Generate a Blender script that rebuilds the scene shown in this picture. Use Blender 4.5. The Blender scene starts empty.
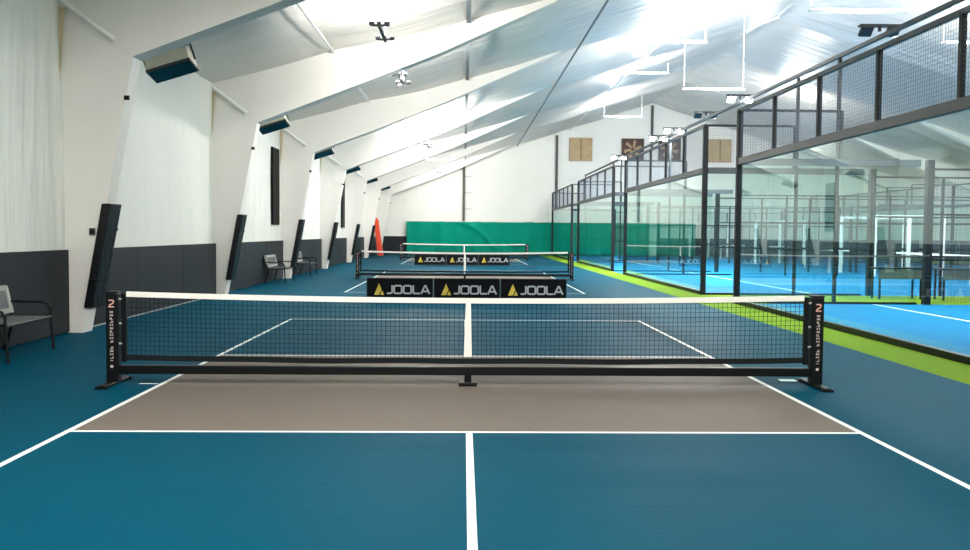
import bpy, bmesh, math, random
from mathutils import Vector, Matrix, noise
random.seed(7)
C = bpy.context.scene.collection
PI = math.pi

# ------------------------------------------------------------------ materials
def lin(c):
    return tuple(((v/255)/12.92 if v/255 <= .04045 else ((v/255+.055)/1.055)**2.4) for v in c)
def mat(name, rgb, rough=.6, metal=0., spec=.4, var=0., vscale=3., bump=0., bscale=(8,8,8), emit=None, estr=0.):
    m = bpy.data.materials.new(name); m.use_nodes = True
    nt = m.node_tree; b = nt.nodes['Principled BSDF']
    col = (*lin(rgb), 1)
    b.inputs['Base Color'].default_value = col
    b.inputs['Roughness'].default_value = rough
    b.inputs['Metallic'].default_value = metal
    b.inputs['Specular IOR Level'].default_value = spec
    tc = nt.nodes.new('ShaderNodeTexCoord')
    if var:
        n = nt.nodes.new('ShaderNodeTexNoise'); n.inputs['Scale'].default_value = vscale; n.inputs['Detail'].default_value = 5
        nt.links.new(tc.outputs['Object'], n.inputs['Vector'])
        mx = nt.nodes.new('ShaderNodeMix'); mx.data_type = 'RGBA'
        mx.inputs[6].default_value = tuple(max(0, v*(1-var)) for v in col[:3])+(1,)
        mx.inputs[7].default_value = tuple(min(1, v*(1+var)) for v in col[:3])+(1,)
        nt.links.new(n.outputs['Fac'], mx.inputs[0]); nt.links.new(mx.outputs[2], b.inputs['Base Color'])
    if bump:
        mp = nt.nodes.new('ShaderNodeMapping'); mp.inputs['Scale'].default_value = bscale
        nt.links.new(tc.outputs['Object'], mp.inputs['Vector'])
        n2 = nt.nodes.new('ShaderNodeTexNoise'); n2.inputs['Scale'].default_value = 1; n2.inputs['Detail'].default_value = 4
        nt.links.new(mp.outputs[0], n2.inputs['Vector'])
        bp = nt.nodes.new('ShaderNodeBump'); bp.inputs['Strength'].default_value = bump; bp.inputs['Distance'].default_value = .1
        nt.links.new(n2.outputs['Fac'], bp.inputs['Height']); nt.links.new(bp.outputs[0], b.inputs['Normal'])
    if emit:
        b.inputs['Emission Color'].default_value = (*lin(emit), 1); b.inputs['Emission Strength'].default_value = estr
    return m
def glass_mat():
    m = bpy.data.materials.new('court_glass'); m.use_nodes = True
    nt = m.node_tree; nt.nodes.clear()
    o = nt.nodes.new('ShaderNodeOutputMaterial'); mx = nt.nodes.new('ShaderNodeMixShader')
    t = nt.nodes.new('ShaderNodeBsdfTransparent'); t.inputs[0].default_value = (.90, .965, .955, 1)
    g = nt.nodes.new('ShaderNodeBsdfGlossy'); g.inputs['Roughness'].default_value = .0; g.inputs[0].default_value = (.93, 1, .99, 1)
    ge = nt.nodes.new('ShaderNodeNewGeometry'); dt = nt.nodes.new('ShaderNodeVectorMath'); dt.operation = 'DOT_PRODUCT'
    nt.links.new(ge.outputs['Normal'], dt.inputs[0]); nt.links.new(ge.outputs['Incoming'], dt.inputs[1])
    def mth(op, a, b=None, c=None):
        n = nt.nodes.new('ShaderNodeMath'); n.operation = op
        for i, v in enumerate((a, b, c)):
            if v is None: continue
            if isinstance(v, (int, float)): n.inputs[i].default_value = v
            else: nt.links.new(v, n.inputs[i])
        return n.outputs[0]
    cs = mth('ABSOLUTE', dt.outputs['Value'])
    fr = mth('MULTIPLY_ADD', mth('POWER', mth('SUBTRACT', 1., cs), 5.), .96, .04)   # same reflectance on both faces of the pane
    nt.links.new(fr, mx.inputs[0]); nt.links.new(t.outputs[0], mx.inputs[1]); nt.links.new(g.outputs[0], mx.inputs[2])
    nt.links.new(mx.outputs[0], o.inputs[0]); return m
M = dict(
    blue=mat('court_blue_acrylic', (0,69,90), .55, spec=.02, var=.10, vscale=.7, bump=.06, bscale=(1.2,14,1)),
    beige=mat('kitchen_taupe_acrylic', (110,102,95), .6, spec=.06, var=.06, vscale=.9),
    line=mat('court_line_white', (235,238,236), .5, var=.04, vscale=5),
    turf=mat('padel_blue_turf', (9,106,153), .8, spec=.1, var=.08, vscale=1.2),
    green=mat('green_turf', (110,142,26), .85, spec=.1, var=.18, vscale=9, bump=.3, bscale=(60,60,60)),
    wall=mat('white_liner_sheet', (226,228,222), .6, spec=.3, var=.05, vscale=.8, bump=.7, bscale=(.5,3.2,.35)),
    farwall=mat('white_end_sheet', (232,233,227), .6, spec=.3, var=.04, vscale=.5, bump=.25, bscale=(1.6,.5,.3)),
    ceil=mat('silver_white_liner', (204,203,198), .36, metal=.25, spec=.5, var=.08, vscale=.6, bump=.7, bscale=(.35,4.2,.8)),
    wrap=mat('frame_fabric_wrap', (224,222,217), .6, spec=.3, var=.05, vscale=1.1, bump=.25, bscale=(1.5,1,1.2)),
    stain=mat('stained_fabric', (205,196,164), .7, var=.3, vscale=3.5),
    wain=mat('charcoal_wall_board', (25,31,37), .5, spec=.2, var=.10, vscale=2),
    pad=mat('black_vinyl_pad', (5,10,14), .4, spec=.3, var=.2, vscale=6, bump=.2, bscale=(9,9,9)),
    black=mat('black_powder_coat', (8,10,13), .4, spec=.22, var=.1, vscale=20),
    steel=mat('padel_dark_steel', (18,24,29), .5, spec=.2, var=.1, vscale=8),
    rail=mat('padel_grey_rail', (60,66,70), .45, spec=.3, var=.08, vscale=8),
    wire=mat('mesh_wire', (96,110,122), .5, var=.05, vscale=30),
    netc=mat('net_cord_black', (12,18,22), .7, spec=.2, var=.1, vscale=30),
    tape=mat('net_tape_white', (228,226,220), .6, var=.05, vscale=12),
    alu=mat('brushed_aluminium', (190,192,190), .35, metal=.6, var=.05, vscale=12),
    white=mat('white_enamel', (235,236,234), .4, var=.03, vscale=9),
    bar=mat('barrier_black_fabric', (6,9,14), .7, spec=.12, var=.12, vscale=4),
    gold=mat('logo_gold', (214,190,70), .5, var=.05, vscale=10),
    silver=mat('lettering_grey', (176,180,184), .5, var=.05, vscale=10),
    mark=mat('post_lettering', (190,176,172), .5, var=.1, vscale=40),
    emblem=mat('post_emblem_pink', (214,160,150), .5, var=.15, vscale=60),
    curtain=mat('green_curtain', (0,132,110), .65, spec=.08, var=.14, vscale=1.3, bump=.3, bscale=(2.5,1,.5)),
    orange=mat('orange_vinyl', (226,74,40), .5, var=.08, vscale=4),
    slot=mat('dark_window_glass', (3,4,5), .5, spec=.05, var=.1, vscale=2),
    tan=mat('shutter_tan', (176,154,116), .6, var=.25, vscale=2.5),
    fanm=mat('fan_blade', (176,150,122), .5, var=.15, vscale=4),
    fand=mat('fan_cavity', (84,66,58), .7, var=.25, vscale=3),
    conduit=mat('dark_grey_pole', (78,80,76), .6, var=.1, vscale=4),
    seam=mat('grey_strap', (112,118,122), .6, var=.1, vscale=6),
    lens=mat('lamp_lens', (24,56,68), .08, spec=.8, var=.1, vscale=3),
    tanm=mat('lamp_housing', (214,206,190), .5, var=.06, vscale=5),
    dkm=mat('fixture_grey', (48,53,56), .5, var=.1, vscale=9),
    lit=mat('lit_lamp', (255,255,255), .5, var=.01, vscale=2, emit=(240,250,255), estr=40.),
    weave=mat('bench_mesh', (86,92,94), .6, var=.25, vscale=40),
    bframe=mat('bench_light_frame', (160,162,158), .45, var=.06, vscale=10),
    plate=mat('floor_plate', (208,222,222), .35, var=.08, vscale=10),
)
M['glass'] = glass_mat()

# ------------------------------------------------------------------ builders
class MB:
    def __init__(s): s.bm = bmesh.new(); s.mi = 0
    def box(s, c, d, rot=None):
        r = rot.to_4x4() if rot is not None else Matrix()
        g = bmesh.ops.create_cube(s.bm, size=1, matrix=Matrix.Translation(c) @ r @ Matrix.Diagonal((*d, 1)))
        s._mi(g['verts']); return s
    def _mi(s, vs):
        for f in {f for v in vs for f in v.link_faces}: f.material_index = s.mi
    def bar(s, a, b, w, h=None, n=None):
        """box section from a to b"""
        a, b = Vector(a), Vector(b); d = b-a
        z = d.normalized(); up = Vector((0,0,1)) if abs(z.z) < .95 else Vector((0,1,0))
        x = up.cross(z).normalized(); y = z.cross(x)
        return s.box((a+b)/2, (w, h or w, d.length), Matrix((x, y, z)).transposed())
    def tube(s, pts, r, n=8):
        pts = [Vector(p) for p in pts]
        for a, b in zip(pts, pts[1:]):
            d = b-a
            if d.length < 1e-6: continue
            q = Vector((0,0,1)).rotation_difference(d).to_matrix().to_4x4()
            g = bmesh.ops.create_cone(s.bm, cap_ends=True, segments=n, radius1=r, radius2=r, depth=d.length, matrix=Matrix.Translation((a+b)/2) @ q)
            s._mi(g['verts'])
        for p in pts[1:-1]:
            g = bmesh.ops.create_icosphere(s.bm, subdivisions=1, radius=r*1.03, matrix=Matrix.Translation(p)); s._mi(g['verts'])
        return s
    def stroke(s, a, b, t, d=.006):
        """flat stroke in the x-z plane"""
        a, b = Vector(a), Vector(b); v = b-a
        return s.box((a+b)/2, (v.length+t*.7, d, t), Matrix.Rotation(-math.atan2(v.z, v.x), 3, 'Y'))
    def cone(s, c, r1, r2, h, rot=None, n=20):
        r = rot.to_4x4() if rot is not None else Matrix()
        g = bmesh.ops.create_cone(s.bm, cap_ends=True, segments=n, radius1=r1, radius2=r2, depth=h, matrix=Matrix.Translation(c) @ r); s._mi(g['verts']); return s
    def prism(s, poly, axis, lo, hi):
        """poly of 2D points; axis 'y' -> (x,z), 'x' -> (y,z), 'z' -> (x,y)"""
        def P(p, t): return {'y': (p[0], t, p[1]), 'x': (t, p[0], p[1]), 'z': (p[0], p[1], t)}[axis]
        A = [s.bm.verts.new(P(p, lo)) for p in poly]; B = [s.bm.verts.new(P(p, hi)) for p in poly]
        n = len(poly)
        s.bm.faces.new(A); s.bm.faces.new(list(reversed(B)))
        for i in range(n): s.bm.faces.new((A[i], B[i], B[(i+1) % n], A[(i+1) % n]))
        s._mi(A+B); return s
    def grid(s, fn, nu, nv):
        V = [[s.bm.verts.new(fn(i/nu, j/nv)) for j in range(nv+1)] for i in range(nu+1)]
        for i in range(nu):
            for j in range(nv):
                f = s.bm.faces.new((V[i][j], V[i+1][j], V[i+1][j+1], V[i][j+1])); f.smooth = True; f.material_index = s.mi
        return s
    def build(s, name, m, parent=None, loc=None, bevel=0, solid=0, recalc=True):
        if recalc: bmesh.ops.recalc_face_normals(s.bm, faces=s.bm.faces)
        me = bpy.data.meshes.new(name); s.bm.to_mesh(me); s.bm.free()
        o = bpy.data.objects.new(name, me); C.objects.link(o)
        for k in (m if isinstance(m, (list, tuple)) else [m]): me.materials.append(M[k])
        if parent is not None: o.parent = parent
        if loc: o.location = loc
        if bevel:
            b = o.modifiers.new('b', 'BEVEL'); b.width = bevel; b.segments = 2; b.limit_method = 'ANGLE'
        if solid:
            b = o.modifiers.new('s', 'SOLIDIFY'); b.thickness = solid
        return o
def tag(o, label=None, cat=None, group=None, kind=None):
    for k, v in (('label', label), ('category', cat), ('group', group), ('kind', kind)):
        if v: o[k] = v
    return o
def empty(name, loc, rz=0, **k):
    o = bpy.data.objects.new(name, None); C.objects.link(o); o.location = loc; o.rotation_euler = (0,0,rz)
    o.empty_display_size = .1
    return tag(o, **k)
def copy_tree(o, parent=None):
    c = o.copy(); C.objects.link(c)
    if parent is not None: c.parent = parent
    for ch in list(o.children): copy_tree(ch, c)
    return c
def struct(mb, name, m, parent=None, **k):
    return tag(mb.build(name, m, parent, **k), kind='structure')
def area(parent, loc, size, power, rot, color=(1,1,1)):
    l = bpy.data.lights.new('lamp_light', 'AREA'); l.shape = 'RECTANGLE'; l.size, l.size_y = size
    l.energy = power; l.color = color
    o = bpy.data.objects.new('lamp_light', l); C.objects.link(o); o.location = loc; o.rotation_euler = rot
    if parent is not None: o.parent = parent
    return o

# ------------------------------------------------------------------ camera (looks down the hall, lens low and wide)
f_px, pitch, yaw, roll, camh, NETY, camx = 897.8, .04696, .02438, .00805, 1.5175, 8.887, -.054
fw = Vector((math.sin(yaw)*math.cos(pitch), math.cos(yaw)*math.cos(pitch), -math.sin(pitch)))
rt = Vector((math.cos(yaw), -math.sin(yaw), 0)); up = rt.cross(fw)
r2 = rt*math.cos(roll)+up*math.sin(roll); u2 = up*math.cos(roll)-rt*math.sin(roll)
cam = bpy.data.cameras.new('camera'); cam.lens = f_px/970*36; cam.sensor_width = 36; cam.clip_end = 300; cam.clip_start = .05
co = bpy.data.objects.new('camera', cam); C.objects.link(co)
co.matrix_world = Matrix.Translation((camx, 0, camh)) @ Matrix((r2, u2, -fw)).transposed().to_4x4()
bpy.context.scene.camera = co

# ------------------------------------------------------------------ layout
XL, XR, Y0, Y1, RX = -6.15, 31.87, -7., 62.0, 12.86
FR = [13.46+7.85*k for k in range(-2, 7)]
NETS = [NETY, 29.27, 49.58]
COURTS = [8.7, 22.5, 36.3, 50.1]; CL = 11.0; PX = 6.0; PW = 20.
def roof(x):
    if x > RX: x = 2*RX-x
    pts = [(-6.2, 4.82), (-3.1, 5.72), (0, 6.45), (3.6, 7.55), (RX, 10.45)]
    for (a, za), (b, zb) in zip(pts, pts[1:]):
        if x <= b: return za+(zb-za)*(x-a)/(b-a)
    return pts[-1][1]

# ------------------------------------------------------------------ floor, painted courts as faces of one sheet
def floor():
    bm = bmesh.new(); L = .05
    xs, ys = {XL, XR, PX, 5.15, 26.0}, {Y0, Y1}
    hw = 3.048
    rects = []     # (x0,x1,y0,y1,material) later wins
    rects.append((5.15, XR, Y0, Y1, 3))
    for a, b in zip(COURTS[1:], COURTS[2:]): rects.append((PX, PX+PW, a+CL, b, 4))
    for c in COURTS: rects.append((PX, PX+PW, c, c+CL, 4))
    for c in COURTS:
        for x in (PX+10-6.95, PX+10+6.95): rects.append((x-.03, x+.03, c, c+CL, 2))
        rects.append((PX+3.05, PX+16.95, c+CL/2-.03, c+CL/2+.03, 2))
    for n in NETS:
        rects.append((-hw, hw, n-2.134, n+2.134, 1))
        for s in (-1, 1):
            rects.append((s*hw-(L if s > 0 else 0), s*hw+(L if s < 0 else 0), n-6.706, n+6.706, 2))
            rects.append((-hw, hw, n+s*2.134-(L if s > 0 else 0), n+s*2.134+(L if s < 0 else 0), 2))
            rects.append((-hw, hw, n+s*6.706-(L if s > 0 else 0), n+s*6.706+(L if s < 0 else 0), 2))
            rects.append((-L/2, L/2, min(n+s*2.134, n+s*6.706), max(n+s*2.134, n+s*6.706), 2))
        rects.append((-hw-.2, -hw-.02, n+.0, n+.035, 2))
    for r in rects: xs |= {r[0], r[1]}; ys |= {r[2], r[3]}
    xs, ys = sorted(x for x in xs if XL <= x <= XR), sorted(y for y in ys if Y0 <= y <= Y1)
    V = {}
    def v(i, j):
        if (i, j) not in V: V[(i, j)] = bm.verts.new((xs[i], ys[j], 0))
        return V[(i, j)]
    for i in range(len(xs)-1):
        for j in range(len(ys)-1):
            if xs[i+1]-xs[i] < 1e-5 or ys[j+1]-ys[j] < 1e-5: continue
            cx, cy = (xs[i]+xs[i+1])/2, (ys[j]+ys[j+1])/2; m = 0
            for r in rects:
                if r[0] <= cx <= r[1] and r[2] <= cy <= r[3]: m = r[4]
            f = bm.faces.new((v(i, j), v(i+1, j), v(i+1, j+1), v(i, j+1))); f.material_index = m
    me = bpy.data.meshes.new('floor'); bm.to_mesh(me); bm.free()
    o = bpy.data.objects.new('floor', me); C.objects.link(o)
    for k in ('blue', 'beige', 'line', 'green', 'turf'): me.materials.append(M[k])
    tag(o, kind='structure')
floor()

# ------------------------------------------------------------------ shell
def nz(x, y, z=0, s=1): return noise.noise(Vector((x*s, y*s, z*s)))
def wl(u, v):
    y = Y0+(Y1-Y0)*u; z = 4.95*v
    k = (y-FR[0]) % 7.85/7.85
    return (-5.9-.06*math.sin(PI*k)*math.sin(PI*min(1, v*1.1))+.03*nz(0, y*1.6, z*.35)+.02*nz(3, y*5, z*.3), y, z)
struct(MB().grid(wl, 460, 12), 'wall_left', 'wall')
struct(MB().grid(lambda u, v: (XR, Y0+(Y1-Y0)*u, 4.95*v), 20, 2), 'wall_right', 'wall')
def wf(u, v):
    x = XL+(XR-XL)*u
    return (x, Y1+.02+.03*nz(x*.8, 0, v*2)+.02*nz(x*3, 1, v), (roof(x)+.3)*v)
struct(MB().grid(wf, 200, 8), 'wall_far', 'farwall')
struct(MB().grid(lambda u, v: (XL+(XR-XL)*u, Y0, (roof(XL+(XR-XL)*u)+.3)*v), 40, 2), 'wall_near', 'farwall')
def cl(u, v):
    x = XL-.05+(XR-XL+.1)*u; y = Y0+(Y1-Y0)*v
    k = (y-FR[0]) % 7.85/7.85
    t = min(1, max(0, (x+6.2)/3))
    w = math.sin(PI*k)
    z = roof(x)+.03+.20*t*w**.8-.06*t*(1-w)**3
    pxx = min([abs(x-a) for a in (-3.1, 0, 3.6, 7.2, 10.6, RX)])
    z -= .10*t*math.sin(PI*min(1, pxx/1.75)*.5)*.6
    # wrinkles run down the slope
    z += .05*t*nz(x*.25, y*1.7, 2)+.03*t*nz(x*.5, y*4.1, 5)
    return (x, y, z)
struct(MB().grid(cl, 120, 420), 'ceiling', 'ceil')
# straps that hold the liner up along the hall
for i, (x, w_, m_) in enumerate(((-3.1, .06, 'white'), (.03, .10, 'seam'), (3.6, .06, 'seam'), (7.2, .05, 'white'))):
    struct(MB().box((x, (FR[0]+FR[-1])/2, roof(x)-.06), (w_, FR[-1]-FR[0]+10, .03)), 'trim_%d' % (i+1), m_)
# wainscot boards
mb = MB()
for a, b in zip([Y0]+FR, FR+[Y1]):
    n = max(1, round((b-a)/2.44))
    for k in range(n):
        y0, y1 = a+(b-a)*k/n, a+(b-a)*(k+1)/n
        if y1-y0 > .02: mb.box((-5.86, (y0+y1)/2, .62), (.05, y1-y0-.012, 1.2))
struct(mb, 'baseboard_left', 'wain')
struct(MB().box((-4.95, Y1-.1, .62), (2.2, .05, 1.24)).box((22.6, Y1-.1, .62), (18.2, .05, 1.24)), 'baseboard_far', 'wain')
struct(MB().box((XR-.06, 28, .62), (.05, 67, 1.24)), 'baseboard_right', 'wain')
struct(MB().box((-5.828, 17.5, .01), (.016, 7.2, .02)), 'trim_5', 'alu')
# tall dark slot windows in the left wall
for i, y in enumerate((28.05, 43.7)):
    w = empty('window_%d' % (i+1), (-5.88, y, 0), kind='structure')
    MB().box((0, 0, 2.9), (.03, .95, 2.3)).build('pane', 'slot', w)
    f = MB()
    for s in (-1, 1): f.box((.0, s*.49, 2.9), (.04, .03, 2.36)); f.box((0, 0, 2.9+s*1.165), (.04, 1.0, .03))
    f.build('window_frame', 'slot', w)
# far-wall poles
for x, z0, z1, w, lab in ((-.05, 2.25, 6.45, .17, 'dark vertical pole on the far wall above the green curtain, lowest of three'),
                          (6.33, 3.0, 8.25, .17, 'dark vertical pole on the far wall left of the closed shutter, reaching the roof'),
                          (12.88, 7.4, 10.35, .17, 'dark vertical pole under the roof ridge between the two fans')):
    o = empty('wall_pole', (x, Y1-.1, z0), label=lab, cat='pole', group='poles on the far wall')
    MB().box((0, 0, (z1-z0)/2), (w, .08, z1-z0)).build('pole', 'conduit', o)
    for k in range(3 if x < 0 else 0): MB().box((.28, .03, .9+k*1.1), (.55, .02, .025)).build('bracket', 'conduit', o)

# ------------------------------------------------------------------ portal frames wrapped in fabric
def rafter_poly():
    bot = [(-4.87, 4.03), (-2.5, 4.94), (-.6, 5.70), (1.2, roof(1.2)-.30), (3.2, roof(3.2)-.0), (RX, roof(RX)-.0)]
    mir = [(2*RX-x, z) for x, z in reversed(bot[:-1])]
    top = [(2*RX+6.15, 4.86), (2*RX+3.1, roof(-3.1)+.03), (2*RX-0, roof(0)+.03), (2*RX-3.6, roof(3.6)+.03), (RX, roof(RX)+.03), (3.6, roof(3.6)+.03), (0, roof(0)+.03), (-3.1, roof(-3.1)+.03), (-6.15, 4.86)]
    return bot+mir+top
HT = .16
def make_frame():
    r = empty('portal_frame', (0, 0, 0), kind='structure')
    MB().prism([(-6.1, 0), (-5.64, 0), (-4.87, 4.03), (-6.1, 4.84)], 'y', -HT, HT).prism([(2*RX+6.1, 0), (2*RX+5.64, 0), (2*RX+4.87, 4.03), (2*RX+6.1, 4.84)], 'y', -HT, HT).build('column', 'wrap', r)
    MB().prism(rafter_poly(), 'y', -HT-.02, HT+.04).build('rafter', 'wrap', r)
    MB().tube([(-6.1, -HT-.07, 5.0), (-5.1, -HT-.07, 4.26)], .035).build('mitre_rod', 'white', r)
    MB().tube([(-5.0, -HT-.01, 3.44), (-4.93, -HT+.0, 3.44)], .035).build('tie_bolt', 'black', r)
    MB().grid(lambda u, v: (-5.92+.11*u*(1-.75*v), -HT-.05-.02*math.sin(u*14+v*3), 4.72-1.15*v*(1-.3*u)), 12, 12).build('liner_fold', 'stain', r, solid=.01)
    return r
fr0 = make_frame()
for i, y in enumerate(FR):
    o = fr0 if i == 0 else copy_tree(fr0)
    o.location = (0, y, 0)
# pads on the columns
ordn = ['nearest black vinyl pad leaning with the first white column behind the near bench',
        'black vinyl pad on the second white column left of the near net',
        'black vinyl pad on the third white column between the two far benches',
        'black vinyl pad on the fourth white column from the camera',
        'black vinyl pad on the fifth white column near the second net post',
        'farthest black vinyl pad, on the column beside the orange leaning pole']
def make_pad():
    r = empty('column_pad', (0, 0, 0), cat='pad', group='black pads on the left columns')
    def fx(z): return -5.64+.77*z/4.03
    a, b = .37, 1.9
    MB().prism([(fx(a)+.003, a), (fx(a)+.085, a), (fx(b)+.085, b), (fx(b)+.003, b)], 'y', -.20, .20).prism([(fx(a)-.04, a), (fx(a)+.085, a), (fx(b)+.085, b), (fx(b)-.055, b)], 'y', -.215, -HT-.004).prism([(fx(a)-.04, a), (fx(a)+.085, a), (fx(b)+.085, b), (fx(b)-.055, b)], 'y', HT+.004, .215).build('pad_body', 'pad', r, bevel=.015)
    for z in (.75, 1.5): MB().prism([(fx(z)-.03, z), (fx(z)+.091, z), (fx(z+.04)+.091, z+.04), (fx(z+.04)-.03, z+.04)], 'y', -.221, .221).build('strap', 'black', r)
    return r
p0 = make_pad()
for i in range(6):
    o = p0 if i == 0 else copy_tree(p0)
    o.location = (0, FR[i+2], 0); o['label'] = ordn[i]
o = empty('outlet_box', (-5.48, FR[2]-HT-.02, 1.49), label='small grey outlet box on the nearest white column beside its black pad', cat='outlet')
MB().box((0, 0, 0), (.08, .04, .10)).build('box_body', 'dkm', o, bevel=.006); MB().box((0, -.024, .0), (.05, .012, .06)).build('socket_cover', 'black', o)

# ------------------------------------------------------------------ eave floodlights
def make_flood():
    r = empty('wall_floodlight', (0, 0, 0), cat='floodlight', group='floodlights under the left eave')
    R = Matrix.Rotation(-.30, 3, 'Y') @ Matrix.Rotation(-.26, 3, 'X')
    def P(v): return R @ Vector(v)
    m = MB(); m.prism([(-.21, .03), (.21, .03), (.17, .25), (-.19, .25)], 'x', -.36, .36)
    for v in m.bm.verts: v.co = R @ v.co
    m.build('housing', 'tanm', r, bevel=.015)
    MB().box(P((0, 0, -.0)), (.74, .44, .05), R).build('bezel', 'dkm', r, bevel=.01)
    MB().box(P((0, 0, -.028)), (.68, .38, .012), R).build('lens', 'lens', r)
    m = MB(); m.bar(P((-.40, 0, .08)), P((-.40, -.1, .32)), .03); m.bar(P((.40, 0, .08)), P((.40, -.1, .32)), .03); m.bar(P((-.40, -.1, .32)), P((.40, -.1, .32)), .03)
    m.build('yoke', 'dkm', r)
    MB().bar(P((-.3, -.1, .32)), (-.25, -1.25, .28), .04).build('mounting_arm', 'dkm', r)
    return r
fl0 = make_flood()
fls = ['nearest floodlight under the left eave, pale housing and dark blue lens', 'second floodlight under the left eave, above the first dark slot window',
       'third floodlight under the left eave, past the third white column', 'fourth floodlight under the left eave, above the second dark slot window',
       'fifth floodlight under the left eave, small in the distance', 'farthest floodlight under the left eave, by the end wall']
for i in range(6):
    o = fl0 if i == 0 else copy_tree(fl0)
    o.location = (-4.83, FR[i+2]+1.5, 4.13); o['label'] = fls[i]

# ------------------------------------------------------------------ hung uplights (four heads on an H of tubes)
UPW = .20; WARM = (1, .955, .895)
def downs(o, size, p, fwd=0):  # side and forward fill added under a bar to light walls and floor
    for s in (-1, 1): area(o, (s*.12, 0, -.06), (size[0]*.5, size[1]), p/2, (0, s*math.radians(50), 0), WARM)
    if fwd: area(o, (0, .12, -.06), size, fwd, (math.radians(62), 0, 0), WARM)
def make_uplight():
    r = empty('hanging_uplight', (0, 0, 0), cat='light', group='hanging uplights over the pickleball courts')
    MB().bar((0, -.75, 0), (0, .75, 0), .06).build('spine', 'dkm', r)
    for y in (-.6, .6):
        MB().bar((-.14, y, 0), (.14, y, 0), .035).build('crossbar', 'dkm', r)
        for s in (-1, 1):
            h = MB().box((s*.14, y, .03), (.09, .11, .07)).build('lamp_head', 'dkm', r, bevel=.008)
            MB().box((s*.14, y, .067), (.075, .09, .006)).build('lens', 'lit', h)
    for y in (-.6, .6): MB().tube([(0, y, .0), (0, y, .78)], .012, 6).build('hanger_rod', 'white', r)
    return r
u0 = make_uplight()
ul = [(17.3, 'nearest hanging uplight, dark four headed bar against the bright ceiling', 2300), (22.6, 'second hanging uplight, pale four headed bar below the grey ceiling bay', 700),
      (35.6, 'third hanging uplight in the row over the courts', 700), (39.6, 'fourth hanging uplight in the row, just past the third', 600), (57., 'farthest hanging uplight, close to the end wall', 500)]
for i, (y, lab, pw) in enumerate(ul):
    o = u0 if i == 0 else copy_tree(u0)
    o.location = (-1.62, y, 5.3); o['label'] = lab
    area(o, (0, 0, .10), (.6, 1.5), pw*UPW, (PI, 0, 0), WARM)
    p, fwd = ((0, 130), (170, 60), (170, 40), (150, 30), (100, 0))[i]
    for s in (-1, 1):
        if p: area(o, (s*.14, .1-s*.5, -.03), (.08, .10), p/2, (0, s*math.radians(50), 0), WARM)  # side fill added below the upward heads to brighten the walls
    if fwd: area(o, (0, .7, .03), (.4, .1), fwd, (math.radians(105), 0, 0), WARM)

# long bars that hang over the padel courts
def make_bar():
    r = empty('hanging_light_bar', (0, 0, 0), cat='light', group='light bars hanging over the padel courts')
    MB().box((0, 0, 0), (2.2, .14, .06)).build('trough', 'white', r, bevel=.01)
    MB().box((0, 0, .034), (2.0, .10, .01)).build('tube_lamp', 'lit', r)
    for s in (-1, 1): MB().tube([(s*1.05, 0, .02), (s*1.05, 0, .52)], .007, 6).build('hanger_rod', 'white', r)
    return r
b0 = make_bar()
bars = [(8.75, 20.2, 6.55, 'nearest white light bar hanging over the padel courts, at the picture top', 2300), (6.95, 30.2, 7.95, 'white light bar hanging high above the second net, dark left end', 2200),
        (8.75, 31.8, 6.65, 'white light bar hanging low above the second padel court', 2300), (7.8, 39.5, 8.55, 'far white light bar hanging over the third padel court', 2200)]
for i, (x, y, z, lab, pw) in enumerate(bars):
    o = b0 if i == 0 else copy_tree(b0)
    o.location = (x, y, z); o['label'] = lab
    gap = roof(x)+.1-z
    for ch in o.children:
        if ch.name.startswith('hanger_rod'): ch.scale = (1, 1, gap/.52)
    area(o, (0, 0, .12), (2.0, .5), pw*UPW*.5, (PI, 0, 0), WARM)
    downs(o, (2.0, .3), 380, 100)

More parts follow.
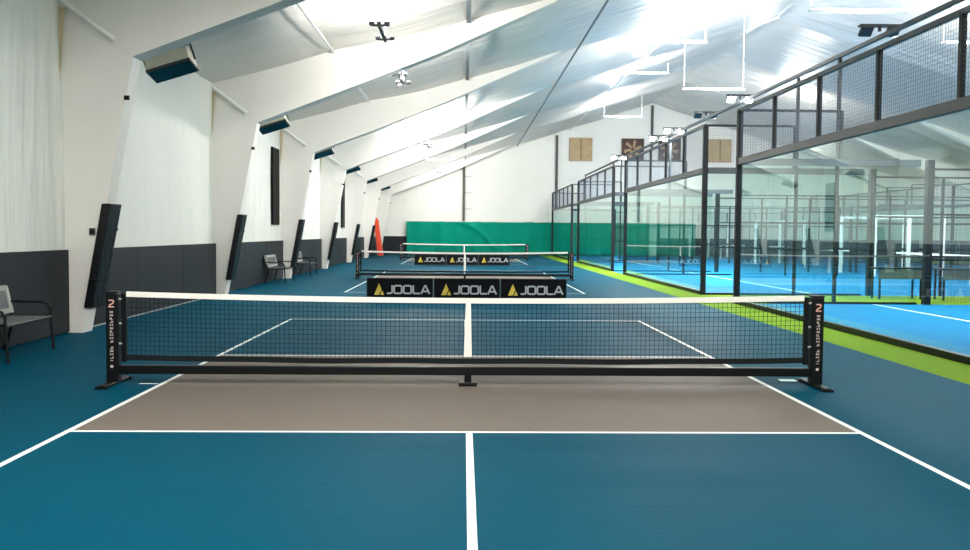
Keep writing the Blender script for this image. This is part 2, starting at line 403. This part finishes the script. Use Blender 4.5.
# ------------------------------------------------------------------ padel courts
def wiremesh(mb, o, du, dv, nu, nv, t):
    o, du, dv = Vector(o), Vector(du), Vector(dv)
    for i in range(nu+1): mb.bar(o+du*(i/nu), o+du*(i/nu)+dv, t)
    for j in range(nv+1): mb.bar(o+dv*(j/nv), o+dv*(j/nv)+du, t)
GH = 3.05; TH = 4.25
def make_court():
    r = empty('padel_enclosure', (0, 0, 0), cat='padel court')
    seg = CL/5
    for X in (0, PW):
        for k in range(5): MB().box((X, seg*(k+.5), .1+GH/2-.05), (.012, seg-.012, GH-.1)).build('glass_panel', 'glass', r)
        for Y in (0, CL): MB().box((X, Y, TH/2), (.12, .12, TH)).build('corner_post', 'steel', r, bevel=.008)
        for k in range(1, 5): MB().box((X, seg*k, (GH+.15+TH)/2), (.07, .07, TH-GH-.15)).build('mesh_post', 'steel', r)
        MB().box((X, CL/2, GH+.075), (.10, CL-.13, .15)).build('glass_rail', 'rail', r, bevel=.008)
        MB().box((X, CL/2, TH), (.07, CL+.12, .07)).build('top_rail', 'rail', r)
        m = MB(); wiremesh(m, (X, .05, GH+.15), (0, CL-.1, 0), (0, 0, TH-GH-.15), 180, 18, .0032); m.build('wire_mesh', 'wire', r)
        MB().box((X, CL/2, .045), (.10, CL, .09)).build('base_channel', 'black', r)
    for Y in (0, CL):
        for a, b in ((0.06, 2.2), (2.28, 4.03), (PW-4.03, PW-2.28), (PW-2.2, PW-.06)):
            MB().box(((a+b)/2, Y, .1+GH/2-.05), (b-a, .012, GH-.1)).build('glass_panel', 'glass', r)
        for x in (4.25, PW-4.25): MB().box((x, Y, (GH+.15)/2), (.15, .15, GH+.15)).build('side_post', 'steel', r, bevel=.008)
        for x0 in (0, PW-4.1):
            MB().box((x0+2.05, Y, GH+.075), (3.95, .10, .15)).build('side_rail', 'rail', r)
            MB().box((x0+2.05, Y, .025), (3.95, .06, .05)).build('base_channel', 'black', r)
        for x0, x1 in ((0, 2.25), (PW-2.25, PW)):
            m = MB(); m.box(((x0+x1)/2, Y, TH), (2.13, .05, .05)); m.box((x1 if x0 == 0 else x0, Y, (TH+GH+.15)/2), (.06, .06, TH-GH-.12)); m.build('corner_rail', 'steel', r)
            m = MB(); wiremesh(m, (x0+.06, Y, GH+.17), (2.13, 0, 0), (0, 0, TH-GH-.2), 36, 18, .0032); m.build('wire_mesh', 'wire', r)
        for k in range(1, 6): MB().box((4.1+k*(PW-8.2)/6, Y, 1.5), (.06, .06, 3.)).build('fence_post', 'steel', r)
        for z in (1.0, 2.0, 3.0): MB().box((PW/2, Y, z), (PW-8.3, .045, .045)).build('fence_rail', 'steel', r)
        m = MB()
        for x in (9.4, 10.7, 12.0): m.box((x, Y-.09 if Y else Y+.09, 1.1), (.11, .09, 2.2))
        m.box((10.7, Y-.09 if Y else Y+.09, 2.25), (2.71, .09, .1)); m.build('gate_frame', 'white', r)
        m = MB(); wiremesh(m, (4.2, Y, .06), (PW-8.4, 0, 0), (0, 0, 2.9), 150, 36, .0032); m.build('wire_mesh', 'wire', r)
    return r
c0 = make_court()
cl_ = ['nearest padel court enclosure, tall glass end wall beside the near net', 'second padel court enclosure of dark steel and glass, past the first gap',
       'third padel court enclosure, small glass end wall before the last one', 'farthest padel court enclosure, next to the green curtain']
for i, y in enumerate(COURTS):
    o = c0 if i == 0 else copy_tree(c0)
    o.location = (PX, y, 0); o['label'] = cl_[i]; o['group'] = 'padel court enclosures along the right side'
# padel nets
def make_pnet():
    r = empty('padel_net', (0, 0, 0), cat='net', group='nets inside the padel courts')
    for y in (-4.95, 4.95): MB().box((0, y, .5), (.09, .09, 1.0)).build('net_post', 'steel', r, bevel=.01)
    m = MB(); wiremesh(m, (0, -4.9, .06), (0, 9.8, 0), (0, 0, .82), 200, 17, .003); m.build('net_mesh', 'netc', r)
    MB().box((0, 0, .90), (.03, 9.82, .07)).build('tape', 'tape', r)
    MB().box((0, 0, .47), (.035, .05, .94)).build('centre_strap', 'tape', r)
    return r
n0 = make_pnet()
pl = ['white taped net across the nearest padel court', 'white taped net across the second padel court', 'white taped net across the third padel court', 'white taped net across the farthest padel court']
for i, y in enumerate(COURTS):
    if i == 0: continue
    o = n0 if i == 1 else copy_tree(n0)
    o.location = (PX+10, y+CL/2, 0); o['label'] = pl[i]
# lighting rail on poles
LX, LZ = PX+2.25, 5.49
r = empty('lighting_rail', (LX, 0, 0), label='long grey steel lighting rail on poles running above the padel courts', cat='rail')
MB().box((0, 35, LZ), (.08, 53, .09)).build('rail_beam', 'rail', r, bevel=.008)
for y in (10, 19.87, 22.33, 33.67, 36.13, 47.47, 49.93, 61.2): MB().box((0, y, (LZ-.06)/2), (.07, .07, LZ-.06)).build('pole', 'steel', r)
def make_pf():
    r = empty('court_floodlight', (0, 0, 0), cat='floodlight', group='floodlights on the padel lighting rail')
    MB().box((0, 0, .10), (.82, .16, .04)).build('bracket', 'dkm', r)
    MB().box((0, 0, .04), (.05, .06, .10)).build('stem', 'dkm', r)
    for s in (-1, 1):
        T = Matrix.Rotation(-.75, 3, 'X')
        h = MB().box((s*.27, 0, .0), (.25, .24, .08), T).build('lamp_head', 'dkm', r, bevel=.012)
        MB().box(Vector((s*.27, 0, 0))+T @ Vector((0, 0, -.046)), (.22, .21, .014), T).build('lens', 'lit', h)
    return r
pf0 = make_pf()
pf = [(14.4, 'bright floodlight pair on the lighting rail at the upper right corner', 1), (18.0, 'double headed floodlight on the lighting rail over the nearest padel court', 1), (27.1, 'bright floodlight on the lighting rail over the second padel court, nearest its first gap', 1),
      (30.9, 'floodlight on the lighting rail above the far end of the second padel court', 1), (35.6, 'floodlight on the lighting rail between second and third padel courts', 1), (38.4, 'floodlight on the lighting rail in front of the right wall fan', 1), (48.2, 'farthest floodlight on the lighting rail, past the third padel court', 1)]
for i, (y, lab, pw) in enumerate(pf):
    o = pf0 if i == 0 else copy_tree(pf0)
    o.location = (LX, y, LZ+.13); o['label'] = lab
    if i in (1, 3):          # two of the pairs are switched off
        for h in o.children:
            for g in h.children:
                g.material_slots[0].link = 'OBJECT'; g.material_slots[0].material = M['dkm']
        continue
    area(o, (0, 0, -.20), (.7, .3), 440, (0, math.radians(-18), 0), (.98, .99, 1))
# benches between the padel courts
def make_ptable():
    r = empty('court_table', (0, 0, 0), cat='table', group='black tables between the padel courts')
    MB().box((0, 0, .74), (1.15, .5, .04)).build('table_top', 'black', r, bevel=.01)
    MB().box((0, -.22, .60), (1.05, .02, .22)).build('apron', 'weave', r)
    for sx in (-1, 1):
        for sy in (-1, 1): MB().bar((sx*.5, sy*.2, 0), (sx*.5, sy*.2, .73), .04).build('leg', 'black', r)
    return r
t0 = make_ptable()
t0.location = (10.45, 21.5, 0); t0['label'] = 'black table behind the nearest padel glass, left of the dark post'
t1 = copy_tree(t0); t1.location = (11.85, 21.2, 0); t1['label'] = 'black table behind the nearest padel glass, right of the dark post'

# ------------------------------------------------------------------ pickleball nets
def make_net():
    r = empty('pickleball_net', (0, 0, 0), cat='net', group='portable nets on the three blue courts')
    P = 3.49
    def top(x): return .90-.045*(1-(x/3.36)**2)
    def bot(x): return .285-.02*(1-(x/3.36)**2)
    for s in (-1, 1):
        p = MB().box((s*P, 0, .465), (.118, .10, .87)).build('post', 'black', r, bevel=.012)
        MB().box((s*P, 0, .908), (.122, .105, .018)).build('post_cap', 'black', p, bevel=.006)
        # emblem and vertical lettering on the near face
        m = MB(); e = [(-.02, .83), (.016, .83), (.022, .818), (.016, .802), (-.016, .782), (-.022, .765), (.022, .765)]
        for a, b in zip(e, e[1:]): m.stroke((s*P+a[0], -.052, a[1]), (s*P+b[0], -.052, b[1]), .012)
        m.build('emblem', 'emblem', p)
        m = MB(); z = .725; rnd = random.Random(3)
        for k in range(15):
            if k == 10: z -= .03
            h = .02
            for q in range(3):
                if rnd.random() < .8: m.box((s*P-.012+q*.012, -.052, z-h/2), (.006, .005, h))
            m.box((s*P, -.052, z-(h if rnd.random() < .5 else h/2)), (.028, .005, .005))
            z -= .032
        m.box((s*P, -.052, z-.035), (.026, .005, .026))
        m.build('lettering', 'mark', p)
        MB().box((s*P, 0, .018), (.085, .64, .036)).build('foot_bar', 'black', r, bevel=.01)
        for q in (-.31, .31): MB().box((s*P, q, .012), (.11, .05, .024)).build('rubber_foot', 'black', r)
        MB().box((s*3.385, 0, .56), (.05, .04, .68)).build('side_sleeve', 'black', r, bevel=.006)
        for z in (.40, .60, .84): MB().tube([(s*3.40, -.01, z), (s*3.43, -.01, z)], .012).build('tension_clip', 'alu', r)
    MB().box((0, 0, .145), (2*P-.12, .07, .085)).build('crossbar', 'black', r, bevel=.008)
    MB().box((0, 0, .07), (.07, .06, .08)).box((0, 0, .018), (.18, .16, .036)).build('centre_foot', 'black', r, bevel=.006)
    N = 74; xs = [-3.36+6.72*i/N for i in range(N+1)]
    m = MB()
    W = 148; H = 13
    for i in range(1, W):
        x = -3.36+6.72*i/W; m.bar((x, 0, bot(x)), (x+.004*math.sin(i*.7), 0, top(x)), .0031)
    for j in range(1, H):
        for a, b in zip(xs, xs[1:]):
            za, zb = [bot(q)+(top(q)-bot(q))*j/H for q in (a, b)]
            m.bar((a, 0, za), (b, 0, zb), .0031)
    m.build('net_mesh', 'netc', r)
    def band(zf, h, t):
        mm = MB()
        mm.grid(lambda u, v: (-3.36+6.72*u, -t, zf(-3.36+6.72*u)+h*(v-.5)), N, 1).grid(lambda u, v: (-3.36+6.72*u, t, zf(-3.36+6.72*u)+h*(v-.5)), N, 1)
        mm.grid(lambda u, v: (-3.36+6.72*u, t*(2*v-1), zf(-3.36+6.72*u)+h*.5), N, 1).grid(lambda u, v: (-3.36+6.72*u, t*(2*v-1), zf(-3.36+6.72*u)-h*.5), N, 1)
        return mm
    band(lambda x: top(x)-.012, .052, .008).build('tape', 'tape', r)
    band(lambda x: bot(x)-.025+.006*math.sin(x*3.1)*math.sin(x*1.3), .055, .007).build('bottom_band', 'netc', r)
    MB().prism([(-.042, .285), (.038, .285), (.024, .86), (-.024, .86)], 'y', -.016, .016).box((0, -.018, .585), (.06, .008, .02)).build('centre_strap', 'tape', r)
    return r
nn = make_net()
nl = ['nearest black portable net with white tape and lettered posts', 'second portable net, standing behind the near row of black barriers', 'farthest portable net, in front of the green curtain']
for i, y in enumerate(NETS):
    o = nn if i == 0 else copy_tree(nn)
    o.location = (0, y, 0); o['label'] = nl[i]

# ------------------------------------------------------------------ barriers with lettering
def rr(w, h, r=.22, n=4):
    pts = []
    for cx, cz, a0 in ((w-r, h-r, 0), (r, h-r, 90), (r, r, 180), (w-r, r, 270)):
        for k in range(n+1):
            a = math.radians(a0+90*k/n); pts.append((cx+r*math.cos(a), cz+r*math.sin(a)))
    return pts+[pts[0]]
GL = {'J': (.62, [[(.62, 1), (.62, .22), (.55, .06), (.42, 0), (.0, 0)]]),
      'O': (1.0, [rr(1.0, 1.0)]), 'L': (.80, [[(0, 1), (0, .15), (.12, 0), (.8, 0)]]),
      'A': (1.05, [[(0, 0), (.46, 1), (.59, 1), (1.05, 0)], [(.22, .28), (.83, .28)]])}
def lettering(txt, x0, z0, h, sx, t, y):
    m = MB(); x = x0
    for ch in txt:
        w, st = GL[ch]
        for pl in st:
            for a, b in zip(pl, pl[1:]):
                A = Vector((x+a[0]*h*sx, y, z0+a[1]*h)); B = Vector((x+b[0]*h*sx, y, z0+b[1]*h))
                m.stroke(A, B, t)
        x += (w+.26)*h*sx
    return m
def make_barrier():
    r = empty('court_barrier', (0, 0, 0), cat='barrier')
    W, H = 1.43, .52
    MB().box((0, 0, .27), (W, .02, .47)).build('banner', 'bar', r)
    m = MB(); m.tube([(-W/2, 0, H-.01), (W/2, 0, H-.01)], .012); m.tube([(-W/2, 0, .03), (W/2, 0, .03)], .012)
    for s in (-1, 1): m.tube([(s*W/2, 0, .03), (s*W/2, 0, H-.01)], .012)
    m.build('frame_tube', 'dkm', r)
    for s in (-1, 1): MB().bar((s*(W/2-.03), -.14, .01), (s*(W/2-.03), .14, .01), .03, .02).build('foot', 'black', r)
    g = MB(); y0, y1 = -.016, -.011
    g.prism([(-.56, .15), (-.455, .40), (-.40, .27), (-.455, .15)], 'y', y0, y1).prism([(-.385, .245), (-.345, .15), (-.43, .15)], 'y', y0, y1)
    g.build('triangle_logo', 'gold', r)
    lettering('JOOLA', -.27, .185, .165, 1.0, .034, -.014).build('lettering', 'silver', r)
    return r
br = make_barrier(); first = True
for row, (yb, ox) in enumerate(((19.6, .03), (41.3, -.1))):
    for k in range(3):
        o = br if first else copy_tree(br); first = False
        o.location = (ox+(k-1)*1.46, yb+(.012*(k-1)), 0)
        o['label'] = [['left', 'middle', 'right'], ['left', 'middle', 'right']][row][k]+(' black barrier of the near row, gold triangle and grey lettering, behind the near net' if row == 0 else ' black barrier of the far row, small gold triangle and lettering, behind the second net')
        o['group'] = 'black barriers in the near row' if row == 0 else 'black barriers in the far row'

# ------------------------------------------------------------------ green curtain on the end wall
r = empty('divider_curtain', (4.8, Y1-.35, 0), label='long green curtain hung low across the far end wall', cat='curtain')
def cu(u, v):
    x = -8.75+16.6*u; z = .03+2.25*v
    fold = .07*math.sin(x*5.2+1.6*nz(x*.7, 0, 4))+.10*nz(x*1.4, v*.6, 1)
    d = abs((x+3.6)*.72+(z-1.3)*1.0+.2*math.sin(x*2))      # one diagonal crease
    return (x, fold*(.5+.5*(1-v*.5))-.16*math.exp(-(d/.16)**2)-.10*math.exp(-(abs((x+1.6)*.8+(z-.9))/.12)**2)*(z < 1.5), z-.03*abs(math.sin(x*.9))*(v > .99))
MB().grid(cu, 320, 14).build('curtain_sheet', 'curtain', r, solid=.006)
MB().tube([(-8.75, 0, 2.28), (7.85, 0, 2.28)], .03).build('top_cable', 'tape', r)

# vents and fans high on the end wall
def frame_box(m, w, h, t, d):
    for s in (-1, 1): m.box((s*(w/2-t/2), 0, 0), (t, d, h)); m.box((0, 0, s*(h/2-t/2)), (w, d, t))
    return m
for x, lab in ((7.98, 'closed tan wall shutter left of the fans on the end wall'), (17.6, 'closed tan wall shutter right of the fans, seen between dark padel posts')):
    r = empty('wall_shutter', (x, Y1-.14, 7.3), label=lab, cat='shutter', group='tan shutters on the end wall')
    frame_box(MB(), 1.56, 1.56, .06, .14).build('frame', 'fanm', r)
    for s in (-1, 1): MB().box((s*.37, .0, 0), (.71, .05, 1.44)).build('leaf', 'tan', r)
    MB().box((0, -.03, 0), (.04, .05, 1.44)).build('mullion', 'fand', r)
for x, a0, lab in ((11.55, .3, 'wall fan with tan blades under the roof ridge, left one'), (14.1, .8, 'wall fan right of the ridge pole, half hidden by rails')):
    r = empty('exhaust_fan', (x, Y1-.14, 7.34), label=lab, cat='fan', group='fans on the end wall')
    frame_box(MB(), 1.52, 1.45, .07, .16).build('frame', 'fand', r)
    MB().box((0, .05, 0), (1.4, .03, 1.33)).build('back_plate', 'fand', r)
    for k in range(6):
        a = a0+k*PI/3
        R = Matrix.Rotation(a, 3, 'Y') @ Matrix.Rotation(.45, 3, 'Z')
        m = MB().prism([(-.06, .1), (.06, .1), (.24, .60), (-.16, .62)], 'y', -.01, .01)
        for v in m.bm.verts: v.co = R @ v.co
        m.build('blade', 'fanm', r)
    MB().cone((0, -.03, 0), .11, .09, .12, Matrix.Rotation(PI/2, 3, 'X')).build('hub', 'fand', r)

# orange padded pole leaning by the last column
r = empty('orange_pole', (-5.35, 57.5, 0), label='tall orange padded pole leaning on the left wall before the end wall', cat='pole')
MB().prism([(-.17, 0), (.19, 0), (-.13, 2.3), (-.42, 2.3)], 'y', -.17, .17).build('padding', 'orange', r, bevel=.05)
MB().cone((-.28, 0, 2.36), .15, .06, .14).build('top_cap', 'orange', r)
# small floor plate
o = MB().box((0, 0, .004), (.17, .12, .008)).build('floor_plate', 'plate', None, (3.34, 9.22, 0), bevel=.003)
tag(o, 'small pale plate lying on the blue floor beside the right post', 'plate')

# ------------------------------------------------------------------ benches on the left
def make_bench():
    r = empty('metal_bench', (0, 0, 0), cat='bench', group='metal benches along the left wall')
    w = .63
    m = MB()
    for y in (-w, w): m.tube([(-.23, y*.96, .42), (.25, y*.96, .43)], .02)
    for x in (-.2, .25): m.tube([(x, -w, .42), (x, w, .42)], .018)
    m.build('seat_frame', 'black', r)
    MB().box((.02, 0, .425), (.46, 2*w-.06, .018)).build('seat', 'weave', r, bevel=.006)
    b = Matrix.Rotation(-.16, 3, 'Y')
    m = MB()
    for y in (-w+.02, w-.02): m.bar((-.23, y, .47), (-.30, y, .79), .06, .05)
    for z, x in ((.50, -.235), (.78, -.30)): m.bar((x, -w, z), (x, w, z), .05, .06)
    m.build('backrest_frame', 'bframe', r)
    MB().bar((-.24, 0, .51), (-.298, 0, .77), .014, 2*w-.08).build('backrest', 'weave', r)
    for y in (-w, w):
        MB().tube([(-.275, y, .61), (.15, y, .605), (.22, y, .575), (.255, y, .49)], .017).build('armrest', 'black', r)
        MB().tube([(.25, y, .55), (.25, y, .42), (.28, y, 0)], .018).build('leg', 'black', r)
        MB().tube([(-.26, y, .56), (-.21, y, .40), (-.26, y, .2), (-.32, y, 0)], .018).build('leg', 'black', r)
    return r
bb = make_bench()
bl = [(-5.48, 10.8, 'nearest metal bench with grey mesh back, cut by the left picture edge'), (-5.47, 26.7, 'middle metal bench against the dark board under the first slot window'), (-5.47, 31.0, 'farthest metal bench, just past the third white column')]
for i, (x, y, lab) in enumerate(bl):
    o = bb if i == 0 else copy_tree(bb)
    o.location = (x, y, 0); o['label'] = lab; o.rotation_euler = (0, 0, .05 if i == 0 else 0)

# ------------------------------------------------------------------ fill bars added behind the camera and over the far side for brightness
for i, (x, y, pw) in enumerate(((-1.62, 3.5, 900), (8.7, 4.0, 900), (-1.62, 47.5, 900), (17., 14., 1600), (17., 30., 1600), (17., 47., 1600), (8.75, 50., 1200), (-1.62, -3.5, 1200), (5.2, -3., 1200))):
    o = copy_tree(b0); z = min(roof(x)-.75, 8)
    o.location = (x, y, z)
    o['label'] = ['added fill light bar over the near end of the first blue court', 'added fill light bar at the near end over the padel side', 'added fill light bar over the far blue court', 'added fill light bar over the middle of the nearest padel court',
                  'added fill light bar over the middle of the second padel court', 'added fill light bar over the middle of the third padel court', 'added fill light bar before the farthest padel court', 'added fill light bar at the near end wall over the left', 'added fill light bar at the near end wall over the middle'][i]
    for ch in list(o.children):
        if ch.name.startswith('hanger_rod'): ch.scale = (1, 1, (roof(x)+.1-z)/.52)
        if ch.type == 'LIGHT': bpy.data.objects.remove(ch)
    area(o, (0, 0, .12), (2.0, .5), pw*UPW*.5, (PI, 0, 0), WARM)
    downs(o, (2.0, .3), (190, 330, 170, 750, 750, 750, 600, 220, 330)[i], (300, 330, 110, 450, 450, 380, 250, 250, 330)[i])

w = bpy.data.worlds.new('world'); bpy.context.scene.world = w; w.use_nodes = True
w.node_tree.nodes['Background'].inputs[0].default_value = (.5, .55, .6, 1); w.node_tree.nodes['Background'].inputs[1].default_value = .05
sc = bpy.context.scene
sc.view_settings.view_transform = 'Standard'; sc.view_settings.look = 'None'; sc.view_settings.gamma = 1; sc.view_settings.use_curve_mapping = False
sc.view_settings.exposure = 0.08
sc.cycles.max_bounces = 14; sc.cycles.diffuse_bounces = 8; sc.cycles.transparent_max_bounces = 40; sc.cycles.glossy_bounces = 5
sc.cycles.sample_clamp_indirect = 12
